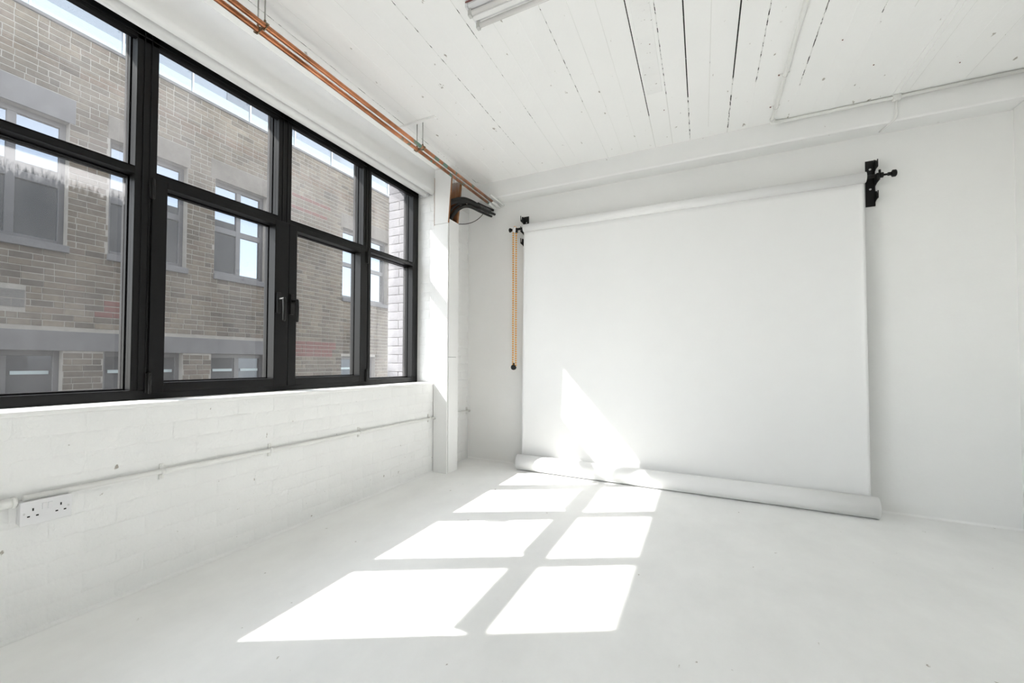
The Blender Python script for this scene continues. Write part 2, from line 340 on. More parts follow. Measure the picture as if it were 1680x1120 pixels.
# painted bricks: soft rounded pillow faces, proud of the joints
def soft_brick(L, H, D, seed):
    rnd = random.Random(seed); nx, nz = 8, 4; mb = MB(); vs_ = []
    for j in range(nz+1):
        for i in range(nx+1):
            u, v = i/nx, j/nz
            e = min(min(u, 1-u)*nx, min(v, 1-v)*nz)
            d = 0 if e == 0 else D*(.8+.4*rnd.random())
            yy = (u-.5)*L if 0 < u < 1 else (u-.5)*L
            # pull the first ring close to the edge so that the joint stays narrow
            if i == 1: yy = (-.5)*L+.008
            if i == nx-1: yy = .5*L-.008
            zz = (v-.5)*H
            if j == 1: zz = -.5*H+.008
            if j == nz-1: zz = .5*H-.008
            vs_.append((d, yy+rnd.uniform(-.0012, .0012), zz+rnd.uniform(-.0012, .0012)))
    fs = [(j*(nx+1)+i, j*(nx+1)+i+1, (j+1)*(nx+1)+i+1, (j+1)*(nx+1)+i) for j in range(nz) for i in range(nx)]
    mb.add(vs_, fs, smooth=True)
    return mb
pool = {}
def soft_mesh(L, H, D, k, mat):
    key = (round(L, 3), round(H, 3), round(D, 4), k, mat)
    if key not in pool: pool[key] = soft_brick(L-.004, H-.004, D, int(L*1000)*7+k).mesh('brick', M[mat])
    return pool[key]
def lay(y0, y1, z0, z1, base, parent, course=.0757, L=.228, D=.0019, axis='x', flip=1, rs=1, mat='brickpaint'):
    rnd = random.Random(rs); n = int(round((z1-z0)/course)); c = (z1-z0)/n
    for j in range(n):
        yy = y0-(0 if j % 2 else L/2); zc = z0+(j+.5)*c
        while yy < y1-.005:
            a, b = max(yy, y0), min(yy+L, y1); yy += L
            if b-a < .03: continue
            ln = round((b-a)/.012)*.012 if (b-a) < L-.01 else L
            me = soft_mesh(min(ln, b-a), c, D, rnd.randrange(4), mat)
            o = bpy.data.objects.new('brick', me); COL.objects.link(o); o.parent = parent
            q = (a+b)/2
            if axis == 'x': p = Vector((base+rnd.uniform(-.0005, .0007), q, zc)); o.rotation_euler = (0, 0, 0)
            else: p = Vector((q, base-rnd.uniform(-.0006, .0012), zc)); o.rotation_euler = (0, 0, -PI/2)
            o.location = p-Vector(ROOTLOC[parent.name])
lay(.38, WY1, 0, SILL-.02, XL-.0035, wl, rs=3)
lay(3.745, YB, 0, 2.36, XL-.0035, wl, rs=4)
lay(-2.055, -1.9, SILL+.003, 2.372, WY1+.0055, wl, axis='y', L=.112, rs=5)
lay(XO, -2.145, SILL+.003, 2.6, WY1+.0055, wl, axis='y', L=.228, rs=6, mat='reveal', D=.0009)
MB().box(XO, -2.14, WY1+.006, WY1+.1, SILL-.05, 2.66).build('outer_reveal', M['reveal'], wl)

# ------------------------------------------------------------ other walls
o = MB().box(XO, XR+.2, YB, YB+.12, 0, ZC+.1).build('wall_back', M['wall']); struct(o, 'plain smooth white back wall behind the paper backdrop')
o = MB().box(XR, XR+.12, YF-.1, YB, 0, ZC+.1).build('wall_right', M['wall']); struct(o, 'plain white wall at the right edge of the room')
o = MB().box(XL-.4, XR+.12, YF-.12, YF, 0, ZC+.1).build('wall_front', M['wall']); struct(o, 'plain white wall behind the viewpoint')

def cove(name, r, p, axis, a, b, mat, lab):
    # p = corner (two coordinates), quarter-round fillet between wall and floor
    poly = [(p[0], 0)]+[(p[0]+p[2]*(r-r*math.cos(t)), r-r*math.sin(t)) for t in [PI/2*k/6 for k in range(7)]]
    o = MB().prism(poly, axis, a, b).build(name, mat); struct(o, lab); return o
cove('trim_2', .018, (XL-.003, 0, 1), 'y', YF, 3.53, M['brickpaint'], 'thick paint fillet where the brick wall meets the floor')
cove('trim_3', .014, (YB, 0, -1), 'x', XL, XR, M['floor'], 'thin paint fillet where the back wall meets the floor')
# ------------------------------------------------------------ ceiling boards
ce = sroot('ceiling', 'white painted timber board ceiling with dark broken joints', (0, 0, ZC))
MB().box(XO, XR+.12, YF-.1, YB+.1, ZC+.02, ZC+.14).build('ceiling_deck', M['ceil'], ce)
P0, PS, BY = -.064, .1105, 4.06
info = {0: (.0055, 'joint_strong', 3.40, 'joint_mid'), -2: (.0045, 'joint_strong', 3.52, 'joint_faint'), -1: (.0035, 'joint_mid', 3.35, 'joint_faint'), 2: (.0062, 'joint_strong', 3.30, 'joint_mid'),
        3: (.0045, 'joint_mid', 3.42, None), 5: (.0045, 'joint_mid', 3.6, None), 1: (.0025, 'joint_faint', 3.9, None), -5: (.0032, 'joint_mid', 3.1, 'joint_faint'), -4: (.002, 'joint_faint', 4.0, None),
        -10: (.0034, 'joint_mid', 3.45, 'joint_faint'), -8: (.003, 'joint_mid', 3.2, 'joint_faint'), -12: (.003, 'joint_faint', 4.0, None), -14: (.003, 'joint_faint', 4.0, None), -15: (.003, 'joint_mid', 4.0, None),
        7: (.0035, 'joint_mid', 3.05, None), 8: (.004, 'joint_mid', 3.08, None), 10: (.003, 'joint_faint', 4.0, None), -7: (.002, 'joint_faint', 3.9, None), -3: (.0015, 'joint_faint', 4.0, None), 12: (.003, 'joint_faint', 4.0, None)}
ks = list(range(-17, 15)); rr = random.Random(5)
edges = [XL-.01]+[P0+PS*k+rr.uniform(-.003, .003)*(k not in (0, 2, -2)) for k in ks if XL+.02 < P0+PS*k < XR-.02]+[XR+.01]
kk = [None]+[k for k in ks if XL+.02 < P0+PS*k < XR-.02]+[None]
for i in range(len(edges)-1):
    g0 = info.get(kk[i], (.0012,))[0]/2 if kk[i] is not None else 0
    g1 = info.get(kk[i+1], (.0012,))[0]/2 if kk[i+1] is not None else 0
    dz = rr.uniform(0, .0006)
    MB().box(edges[i]+g0, edges[i+1]-g1, YF, BY+.02, ZC+dz, ZC+.03).build('plank', M['ceil'], ce, bevel=.0006, seg=1)
    if kk[i+1] is not None:
        g, mat, ye, mat2 = info.get(kk[i+1], (.0012, None, YF, None)); x = edges[i+1]
        if mat: MB().box(x-g/2-.0005, x+g/2+.0005, YF, ye, ZC+(.004 if mat == 'joint_strong' else .0013), ZC+.019).build('joint', M[mat], ce)
        ys = ye if mat else YF
        MB().box(x-g/2-.0005, x+g/2+.0005, ys, BY, ZC+(.0013 if mat2 else .0008), ZC+.019).build('joint', M[mat2] if mat2 else M['ceil'], ce)
# slightly proud repair board between two of the open joints
MB().box(-.268, -.19, YF, 3.23, ZC-.0022, ZC+.002).build('repair_board', painted('grey_stained_paint', (.865, .865, .855), rough=.6, bump=.25, specks=.68, speck_scale=45, wear=.05), ce, bevel=.001, seg=1)
for p in ((-.2155, 2.71), (-.1965, 3.48), (.79, 3.56), (.60, 3.2), (1.17, 3.78)):
    MB().cyl((p[0], p[1], ZC-.003), (p[0], p[1], ZC+.003), .003, 8).build('nail', M['redplastic'], ce, label='small rusty nail head' if p[0] < 0 else None)
# flat painted-over cable strip running to the beam
for x in (.972, .997):
    MB().box(x-.003, x+.003, YF, BY, ZC-.003, ZC+.003).build('cable_cover', M['ceil'], ce, bevel=.001, seg=1)
# beam along the back wall
o = MB().box(XL-.005, XR, BY, YB+.01, 2.426, ZC+.03).build('trim_1', M['plaster'], bevel=.012, seg=4); struct(o, 'white painted concrete beam between ceiling and back wall')

# ------------------------------------------------------------ window
win = sroot('window_1', 'long black aluminium window with two opening casements and four fixed lights', (-2.1, 1.95, SILL))
FX, GX, OX = -2.06, -2.13, -2.155            # inner face, glass, outer face
def bar_y(mb, y0, y1, z0, z1, x0=OX, x1=FX): mb.box(x0, x1, y0, y1, z0, z1)
# outer frame, mullions, transoms: faces with a stepped glazing bead towards the glass
mb = MB()
bar_y(mb, WY0, WY1, SILL-.006, .795); mb.box(OX, -2.085, WY0, WY1, 2.397, 2.442); mb.box(-2.085, FX, WY0, WY1, 2.347, 2.442); mb.box(FX, FX+.004, WY0, WY1, 2.365, 2.371); bar_y(mb, WY0, .425, .795, 2.397, x0=-2.085); bar_y(mb, WY0, .375, .795, 2.397, x1=-2.085); bar_y(mb, 3.441, WY1, .795, 2.397)
mb.build('window_frame', M['black'], win, bevel=.0015, seg=2)
def mull(y0, y1, name='mullion', z0=.795, z1=2.397):
    mb = MB(); mb.box(-2.085, FX, y0, y1, z0, z1); mb.box(OX, -2.085, y0, y1-.052, z0, z1)
    mb.box(FX, FX+.004, y0+.03, y0+.036, z0, z1); mb.box(FX, FX+.004, y1-.036, y1-.03, z0, z1)
    mb.build(name, M['black'], win, bevel=.0012, seg=2)
mull(1.073, 1.172); mull(1.904, 2.009); mull(2.733, 2.832)
for a, b, z0 in ((.425, 1.073, 1.744), (1.172, 1.904, 1.750), (2.009, 2.733, 1.750), (2.832, 3.441, 1.745)):
    mb = MB(); mb.box(OX, FX, a, b, z0, 1.777); mb.box(FX-.012, FX, a, b, 1.770, 1.777)
    mb.build('transom', M['black'], win, bevel=.0012, seg=2)
# glazing beads (their sides catch the light, as in the picture)
def beads(a, b, z0, z1, parent, gx=GX):
    mb = MB(); t = .006; x0, x1 = gx+.004, gx+.022
    mb.box(x0, x1, a-.05, a-.05+t, z0, z1); mb.box(x0, x1, b-t, b, z0, z1); mb.box(x0, x1, a+t, b-t, z0, z0+t); mb.box(x0, x1, a+t, b-t, z1-t, z1)
    x0, x1 = gx-.022, gx-.004
    mb.box(x0, x1, a-.05, a-.05+t, z0, z1); mb.box(x0, x1, b-t, b, z0, z1); mb.box(x0, x1, a+t, b-t, z0, z0+t); mb.box(x0, x1, a+t, b-t, z1-t, z1)
    mb.build('glazing_bead', M['black'], parent, bevel=.001, seg=1)
    g = MB().add([(gx, a-.051, z0), (gx, b, z0), (gx, b, z1), (gx, a-.051, z1)], [(0, 1, 2, 3)])
    return g
for a, b, z0, z1, mt in ((.425, 1.073, 1.777, 2.397, 'glass_up'), (1.172, 1.904, 1.777, 2.397, 'glass_up'), (2.009, 2.733, 1.777, 2.397, 'glass_up'), (2.832, 3.441, 1.777, 2.397, 'glass_end'),
                         (.425, 1.073, .795, 1.744, 'glass_band'), (2.832, 3.441, .797, 1.745, 'glass_end')):
    beads(a, b, z0, z1, win).build('glass_pane', M[mt], win)
# two casements that meet at y = 1.988
def casement(y0, y1, gy0, gy1, hy, hand):
    sz0, sz1, gz0, gz1 = .782, 1.748, .826, 1.717; sx = FX+.010
    mb = MB()
    mb.box(-2.085, sx, y0, gy0, sz0, sz1); mb.box(GX-.012, -2.085, y0, gy0-.045, sz0, sz1); mb.box(GX-.012, sx, gy1, y1, sz0, sz1); mb.box(GX-.012, sx, gy0, gy1, sz0, gz0); mb.box(GX-.012, sx, gy0, gy1, gz1, sz1)
    c = mb.build('casement', M['black'], win, bevel=.002, seg=2)
    c['label'] = 'black opening casement with lever handle'
    ROOTLOC[c.name] = ROOTLOC['window_1'] if False else (0, 0, 0)
    def sub(m_, name, mat, **k):
        q = m_.build(name, mat, None, **k); q.parent = c; q.matrix_parent_inverse = c.matrix_world.inverted() if False else Matrix.Identity(4)
        return q
    t = .006; b_ = MB(); x0, x1 = GX+.004, GX+.024
    b_.box(x0, x1, gy0-.045, gy0-.045+t, gz0, gz1); b_.box(x0, x1, gy1-t, gy1, gz0, gz1); b_.box(x0, x1, gy0+t, gy1-t, gz0, gz0+t); b_.box(x0, x1, gy0+t, gy1-t, gz1-t, gz1)
    sub(b_, 'glazing_bead', M['black'], bevel=.001, seg=1)
    sub(MB().add([(GX, gy0-.046, gz0), (GX, gy1, gz0), (GX, gy1, gz1), (GX, gy0-.046, gz1)], [(0, 1, 2, 3)]), 'glass_pane', M['glass_low'])
    # lever handle: base plate, neck, drop lever
    h = MB(); h.box(sx, sx+.012, hy-.014, hy+.014, 1.205, 1.325)
    h.cyl((sx+.01, hy, 1.283), (sx+.052, hy, 1.283), .0095, 14); h.tube([(sx+.048, hy, 1.292), (sx+.05, hy, 1.283), (sx+.053, hy, 1.23), (sx+.052, hy, 1.165), (sx+.049, hy, 1.160)], [.009, .0115, .0105, .0105, .008], 12)
    sub(h, 'lever_handle', M['blackm'], bevel=.002, seg=2)
    hg = y0 if hand < 0 else y1
    for z0, z1 in ((1.648, 1.738), (.778, .872)):
        g = MB(); g.cyl((sx+.006, hg, z0), (sx+.006, hg, z1), .008, 12); g.box(sx-.006, sx+.003, hg-.014, hg+.014, z0+.004, z1-.004)
        sub(g, 'hinge', M['blackm'], bevel=.001, seg=1)
    return c
for args in ((1.148, 1.986, 1.220, 1.879, 1.905, -1), (1.990, 2.768, 2.055, 2.694, 2.010, 1)):
    casement(*args)
MB().box(-2.062, XL+.002, WY0, WY1, SILL-.022, SILL-.004).build('window_sill', M['plaster'], win, bevel=.004, seg=3)
MB().box(XO-.04, OX+.005, WY0-.28, WY1, SILL-.05, SILL-.02).build('outer_sill', M['sillstone'], win)

w2 = sroot('added_window_2', 'added black framed window behind the viewpoint, unseen, letting in more light', (-2.1, -1.6, SILL))  # unseen window, added to brighten the room
mb = MB()
for a, b in ((-3.05, -2.99), (-2.32, -2.22), (-1.58, -1.48), (-.84, -.74), (-.21, -.15)): bar_y(mb, a, b, SILL, 2.40)
for z0, z1 in ((SILL, .81), (1.71, 1.78), (2.345, 2.442)): bar_y(mb, -3.05, -.15, z0, z1)
mb.build('window_frame', M['black'], w2)
for a, b in ((-2.99, -2.32), (-2.22, -1.58), (-1.48, -.84), (-.74, -.21)):
    MB().add([(GX, a, .81), (GX, b, .81), (GX, b, 2.345), (GX, a, 2.345)], [(0, 1, 2, 3)]).build('glass_pane', M['glass_low'], w2)
# roller blind across the head
rb = thing('roller_blind', 'white roller blind rolled up along the head of the black window', 'blind', (-1.97, 1.95, 2.40))
MB().tube([(-1.985, WY0+.03, 2.384), (-1.985, WY1-.028, 2.384)], .034, 40).build('fabric_roll', M['blind'], rb)
MB().cyl((-2.021, WY0+.04, 2.381), (-2.021, WY1-.03, 2.381), .0065, 12).build('bottom_rail', M['blind'], rb)
for y in (WY1-.026, WY0+.016):
    MB().box(-2.03, -1.950, y, y+.010, 2.348, 2.44).build('end_bracket', M['plastic'], rb, bevel=.004)

# ------------------------------------------------------------ pipe boxing in the corner
bx = thing('pipe_boxing', 'tall white timber pipe boxing beside the window with its top side left open', 'boxing', (-1.83, 3.63, 0))
MB().box(XL, -1.772, 3.53, 3.545, 0, 2.0965).build('front_panel', M['whitewood'], bx, bevel=.001, seg=1)
mb = MB(); mb.prism([(XL, 2.098), (-1.772, 2.098), (-1.741, 2.50), (-1.741, 2.555), (XL, 2.568)], 'y', 3.526, 3.541); mb.build('front_panel', M['whitewood'], bx, label='upper front panel, edge leaning outward')
mb = MB(); mb.prism([(-1.772, 2.10), (-1.767, 2.10), (-1.736, 2.50), (-1.741, 2.50)], 'y', 3.527, 3.542); mb.build('raw_edge', M['woodraw'], bx, label='bare brown timber edge')
MB().box(-1.784, -1.768, 3.549, 3.73, 0, .968).build('side_panel', M['whitewood'], bx, bevel=.001, seg=1)
MB().box(-1.784, -1.768, 3.549, 3.73, .9705, 2.135).build('side_panel', M['whitewood'], bx, bevel=.001, seg=1)
MB().box(-1.80, -1.774, 3.545, 3.70, .01, 2.06).build('gap_shade', M['dark'], bx)  # black filler behind the panel slot; its colour stands for the shade inside
MB().box(XL, XL+.0022, 3.523, 3.527, 2.09, 2.50).build('gap_shade', M['woodraw'], bx)  # thin brown strip painted in for the dark gap between boxing and wall
mb = MB(); mb.prism([(XL, 0), (-1.786, 0), (-1.786, 2.13), (-1.745, 2.50), (XL, 2.50)], 'y', 3.712, 3.727); mb.build('inner_panel', M['woodface'], bx, label='bare brown inner board, whitish at the top')
mb = MB(); mb.prism([(-1.786, 2.13), (-1.772, 2.13), (-1.738, 2.48), (-1.745, 2.49)], 'y', 3.705, 3.73); mb.build('raw_edge', M['woodraw'], bx, label='orange brown timber edge')
mb = MB(); mb.box(XL, XL+.008, 3.545, 3.712, 2.0, 2.50); mb.build('back_panel', M['woodface'], bx)
MB().box(-1.80, -1.735, 3.695, 3.735, 2.495, 2.53).build('filler_foam', M['whitewood'], bx, bevel=.008, seg=3, label='blob of white filler')

# black insulated pipes and cables leaving the boxing towards the back wall
def bez(p0, p1, p2, p3, n=16):
    p0, p1, p2, p3 = map(Vector, (p0, p1, p2, p3)); r = []
    for i in range(n+1):
        t = i/n; r.append(p0*(1-t)**3+p1*3*t*(1-t)**2+p2*3*t*t*(1-t)+p3*t**3)
    return r
ip = thing('insulated_pipe', 'thick black insulated pipe arching from the boxing to the back wall', 'pipe', (-1.80, 3.63, 2.2))
def smooth(pts, n=5):
    pts = [Vector(p) for p in pts]; P_ = [pts[0]]+pts+[pts[-1]]; r = []
    for i in range(1, len(P_)-2):
        for k in range(n):
            t = k/n; a, b, c, d = P_[i-1], P_[i], P_[i+1], P_[i+2]
            r.append(.5*((2*b)+(c-a)*t+(2*a-5*b+4*c-d)*t*t+(-a+3*b-3*c+d)*t**3))
    return r+[pts[-1]]
MB().tube(smooth([(-1.86, 3.575, 2.27), (-1.80, 3.59, 2.285), (-1.755, 3.64, 2.312), (-1.718, 3.73, 2.338), (-1.70, 3.86, 2.345), (-1.69, 3.98, 2.340)]), .025, 14).build('insulation', M['rubber'], ip)
MB().tube([(-1.692, 3.96, 2.341), (-1.688, 4.02, 2.342), (-1.68, 4.10, 2.345), (-1.67, 4.19, 2.352)], [.026, .028, .029, .024], 12).build('foil_tape', plain('grey_foil_tape', (.10, .10, .10), rough=.4, metal=.3, bump=.5, bscale=60, var=.9, vscale=50), ip)
ip2 = MB().tube(smooth([(-1.80, 3.62, 1.98), (-1.80, 3.62, 2.12), (-1.778, 3.65, 2.205), (-1.733, 3.715, 2.275), (-1.705, 3.82, 2.305), (-1.69, 3.95, 2.31)]), .016, 12).build('insulated_pipe', M['rubber'])
tag(ip2, 'thinner black insulated pipe rising out of the boxing under the thick one', 'pipe')
ip3 = MB().tube(smooth([(-1.84, 3.60, 1.98), (-1.84, 3.60, 2.13), (-1.808, 3.635, 2.225), (-1.752, 3.69, 2.295), (-1.72, 3.76, 2.315)]), .012, 10).build('insulated_pipe', M['rubber'])
tag(ip3, 'slim black pipe deepest inside the open top of the boxing', 'pipe')
for i, (dx, dz, r, lab) in enumerate(((.028, -.018, .011, 'black cable end sticking out lowest right of the foil taped pipe'), (-.004, -.032, .010, 'black cable end hanging directly below the foil taped pipe'), (.012, .024, .011, 'black sleeved cable lying above the foil taped pipe'))):
    tag(MB().tube(bez((-1.695+dx, 3.95, 2.340+dz), (-1.69+dx, 4.03, 2.342+dz), (-1.68+dx, 4.12, 2.346+dz), (-1.665+dx, 4.243, 2.352+dz), 10), r, 10).build('cable', M['rubber']), lab, 'cable')
tag(MB().tube(bez((-1.69, 4.10, 2.318), (-1.71, 4.02, 2.22), (-1.75, 3.88, 2.16), (-1.770, 3.726, 2.135), 16), .0032, 8).build('cable', M['rubber']), 'single thin black cable sagging from pipe bundle down to boxing', 'cable')

# ------------------------------------------------------------ copper pipes on hangers
ZP = 2.391
for x, lab in ((-1.629, 'copper pipe on the window side of the pair under the ceiling'), (-1.584, 'copper pipe on the room side of the pair under the ceiling')):
    cp = thing('copper_pipe', lab, 'pipe', (x, 2, ZP), 'copper pipes')
    yw = 4.06 if x < -1.6 else 4.03
    MB().tube([(x, YF, ZP), (x, -1, ZP), (x, 1.0, ZP+.001), (x+.001, 2.2, ZP), (x, 3.0, ZP), (x, yw, ZP)], .0115, 16).build('pipe_run', M['copper'], cp)
    MB().tube([(x, yw, ZP), (x, YB+.01, ZP)], .0118, 16).build('painted_end', M['pipewhite'], cp, label='white painted end entering the back wall')
    for k in (-.6, 1.37, 2.766):
        pass
t = MB().tube([(-1.548, 3.9, 2.405), (-1.548, YB+.01, 2.405)], .008, 12).build('pipe_stub', M['pipewhite']); tag(t, 'short white pipe stub beside the copper pipes at the back wall', 'pipe')
for y, lab in ((1.372, 'steel hanger holding both copper pipes nearest the viewpoint'), (2.766, 'steel hanger holding both copper pipes near the pipe boxing')):
    hg = thing('pipe_hanger', lab, 'hanger', (-1.61, y, ZC), 'pipe hangers')
    for x in (-1.629-.001, -1.584-.001):
        MB().cyl((x, y, ZP+.011), (x, y, ZC), .0035, 8).build('threaded_rod', M['steel'], hg)
        mb = MB(); n = 20; ring = []
        for k in range(n+1):
            an = 2*PI*k/n; ring.append((x+.0145*math.cos(an), y, ZP+.0145*math.sin(an)))
        mb.tube(ring, .0032, 6); mb.box(x-.022, x-.012, y-.006, y+.006, ZP-.004, ZP+.004); mb.box(x+.012, x+.022, y-.006, y+.006, ZP-.004, ZP+.004); mb.cyl((x, y, ZP+.013), (x, y, ZP+.026), .006, 8)
        mb.build('pipe_ring', plain('bronze_clip', (.25, .19, .12), rough=.4, metal=.8) if 'bronze_clip' not in bpy.data.materials else bpy.data.materials['bronze_clip'], hg)
t = MB().box(-1.80, -1.478, 2.735, 2.757, ZC-.014, ZC+.001).build('mounting_rail', M['ceil'], bevel=.002); tag(t, 'short white painted mounting rail on ceiling above far pipe hanger', 'rail')

# ------------------------------------------------------------ fluorescent light
fl = thing('ceiling_light', 'white fluorescent batten light at the top edge, unlit', 'light', (-.2, 2.05, ZC))
mb = MB(); mb.prism([(1.935, ZC), (1.94, 2.562), (1.96, 2.550), (2.04, 2.550), (2.07, 2.562), (2.075, ZC)], 'x', -.885, .62); mb.build('housing', M['plastic'], fl, bevel=.002)
mb = MB(); mb.prism([(1.992, 2.5495), (2.00, 2.540), (2.03, 2.540), (2.038, 2.5495)], 'x', -.885, .62); mb.build('reflector', M['blind'], fl)
mb = MB(); mb.box(-.892, -.882, 1.933, 2.077, 2.546, ZC); mb.build('end_cap', M['plastic'], fl, bevel=.003)
for y, z in ((2.062, 2.536), (1.968, 2.536)):
    MB().cyl((-.873, y, z), (.60, y, z), .0125, 16).build('fluorescent_tube', M['tubeglass'], fl)
    mb = MB(); mb.box(-.888, -.872, y-.014, y+.014, z-.016, 2.556); mb.build('lamp_holder', plain('lamp_holder_grey', (.55, .55, .53), rough=.4) if 'lamp_holder_grey' not in bpy.data.materials else bpy.data.materials['lamp_holder_grey'], fl, bevel=.003)
MB().box(-.89, -.5, 1.930, 1.9345, 2.566, 2.572).build('trim_strip', M['redplastic'], fl)

# ------------------------------------------------------------ ceiling conduit
cc = thing('electrical_conduit', 'white painted conduit on ceiling turning along the beam at right', 'conduit', (.40, 4.03, ZC))
zc_, yc_ = ZC-.014, 4.035
MB().tube([(.398, YF, zc_), (.398, 3.98, zc_), (.402, 4.015, zc_), (.425, yc_, zc_), (.50, yc_, zc_), (XR, yc_, zc_)], .0105, 12).build('conduit_run', M['pipewhite'], cc)
MB().tube([(.398, 3.965, zc_), (.401, 4.012, zc_), (.422, yc_, zc_), (.46, yc_, zc_)], .0145, 12).build('elbow', M['pipewhite'], cc)
for y in (3.40, 3.80, 1.9):
    mb = MB(); mb.box(.376, .420, y-.007, y+.007, ZC-.003, ZC); mb.tube([(.398, y-.007, zc_), (.398, y+.007, zc_)], .0125, 12); mb.build('saddle_clip', M['pipewhite'], cc)
    MB().cyl((.372, y, ZC-.005), (.372, y, ZC), .004, 8).build('screw', M['redplastic'], cc)
MB().box(.975, 1.01, 4.02, 4.06, ZC-.032, ZC).build('junction_tee', M['pipewhite'], cc, bevel=.004)
tag(MB().tube([(.993, 4.045, ZC-.03), (.993, 4.05, ZC-.06), (.993, 4.051, 2.46), (.985, 4.053, 2.435), (.965, 4.09, 2.418), (.95, 4.18, 2.418)], .006, 8).build('cable', M['pipewhite']), 'thin white painted cable dropping over the beam from the conduit tee', 'cable')

# ------------------------------------------------------------ wall conduit and double socket
ZK, XK = .461, XL+.0135
wc = thing('electrical_conduit', 'white painted conduit running along the brick wall under the window', 'conduit', (XL, 2, ZK))
MB().tube([(XK, .64, ZK+.003), (XK, 1.127, ZK+.002), (XK, 1.9, ZK-.003), (XK, 3.0, ZK-.002), (XK, 3.528, ZK-.006)], .0105, 12).build('conduit_run', M['pipewhite'], wc)
MB().tube([(XK, 3.732, ZK-.004), (XK, YB, ZK-.004)], .0105, 12).build('conduit_run', M['pipewhite'], wc)
MB().tube([(XK+.006, -.4, ZK), (XK+.006, .56, ZK)], .0115, 12).build('conduit_run', M['pipewhite'], wc)
MB().tube([(XK+.006, .555, ZK-.002), (XK+.006, .62, ZK-.002)], .0155, 16).build('coupler', M['pipewhite'], wc)
MB().tube([(XK+.006, .606, ZK-.002), (XK+.006, .616, ZK-.002)], .019, 6).build('lock_nut', M['pipewhite'], wc)
for y in (1.127, 1.72, 2.49, 3.44, 4.2):
    mb = MB(); mb.tube([(XK, y-.009, ZK), (XK, y+.009, ZK)], .0135, 12); mb.box(XL-.001, XL+.006, y-.009, y+.009, ZK-.032, ZK+.032)
    mb.cyl((XL, y, ZK+.024), (XL+.010, y, ZK+.024), .005, 8); mb.cyl((XL, y, ZK-.024), (XL+.010, y, ZK-.024), .005, 8)
    mb.build('saddle_clip', M['pipewhite'], wc)
sk_ = thing('wall_socket', 'white double electrical socket low on the brick wall', 'socket', (XL, .70, .38))
sy0, sy1, sz0, sz1, sx = .624, .776, .378, .457, XL+.040
MB().box(XL-.003, sx-.008, sy0+.003, sy1-.003, sz0+.002, sz1-.002).build('back_box', M['plastic'], sk_, bevel=.002)
MB().box(sx-.0078, sx, sy0, sy1, sz0, sz1).build('face_plate', M['plastic'], sk_, bevel=.003, seg=3)
def sw(cyy):
    MB().box(sx-.001, sx+.0035, cyy-.0065, cyy+.0065, sz0+.044, sz0+.066).build('rocker_switch', M['plastic'], sk_, bevel=.0012)
sw(.6925); sw(.7095)
for cyy in (.660, .742):
    MB().box(sx-.002, sx+.0005, cyy-.0024, cyy+.0024, sz0+.046, sz0+.055).build('earth_slot', M['hole'], sk_)
    for d in (-.0125, .0125):
        MB().box(sx-.002, sx+.0005, cyy+d-.004, cyy+d+.004, sz0+.027, sz0+.0315).build('pin_slot', M['hole'], sk_)
for cyy in (.635, .765):
    mb = MB(); mb.cyl((sx-.001, cyy, sz0+.040), (sx+.001, cyy, sz0+.040), .0035, 12); mb.build('screw', M['screw'], sk_)

# ------------------------------------------------------------ paper backdrop
bd = thing('paper_backdrop', 'wide white paper backdrop hanging on back wall, rolled up on the floor', 'backdrop', (-.23, 4.08, 0))
ZR, YR, RR = 2.133, 4.150, .034
MB().tube([(-1.330, YR, ZR), (.876, YR, ZR)], RR, 40).build('top_roll', M['paper'], bd)
mb = MB(); nx, nz = 150, 30; vs_ = []
xa, xb = -1.330, .870
rnd = random.Random(3)
for j in range(nz+1):
    z = .067+(ZR-.067)*j/nz
    for i in range(nx+1):
        u = i/nx; t_ = j/nz; yy = 4.120+(YR+.012-4.120)*min(1, t_*1.06)**.8+.0022*math.sin(t_*PI)*math.sin(u*5.1+.7)
        ed = min(u, 1-u)*(xb-xa); yy -= .007*max(0, 1-ed/.03)**2*math.sin(t_*PI)**.3 if 0 < t_ < 1 else 0
        vs_.append((xa+(xb-xa)*u, yy, z))
mb.add(vs_, [(j*(nx+1)+i, j*(nx+1)+i+1, (j+1)*(nx+1)+i+1, (j+1)*(nx+1)+i) for j in range(nz) for i in range(nx)], smooth=True)
sh = mb.build('hanging_paper', M['paper'], bd); md = sh.modifiers.new('thickness', 'SOLIDIFY'); md.thickness = .0006; md.offset = 0
# floor roll: a wound spiral of paper
mb = MB(); ring = []; turns, n = 2.2, 120
pts = []
for k in range(n+1):
    an = PI/2*0+2*PI*turns*k/n; r = .0665-.0045*(1-k/n)
    pts.append((4.050+r*math.cos(an+.0), .0672+r*math.sin(an+.0)))
m0 = len(pts)
xs = (-1.345, -.9, -.2, .4, .888)
mb.add([(x, p[0], p[1]) for x in xs for p in pts], [(a*m0+i, a*m0+i+1, (a+1)*m0+i+1, (a+1)*m0+i) for a in range(len(xs)-1) for i in range(m0-1)], smooth=True)
fr_ = mb.build('floor_roll', M['paper'], bd); md = fr_.modifiers.new('thickness', 'SOLIDIFY'); md.thickness = .0008; md.offset = 0
MB().tube([(-1.335, 4.050, .067), (.878, 4.052, .067)], .058, 32).build('roll_core', M['paper'], bd)
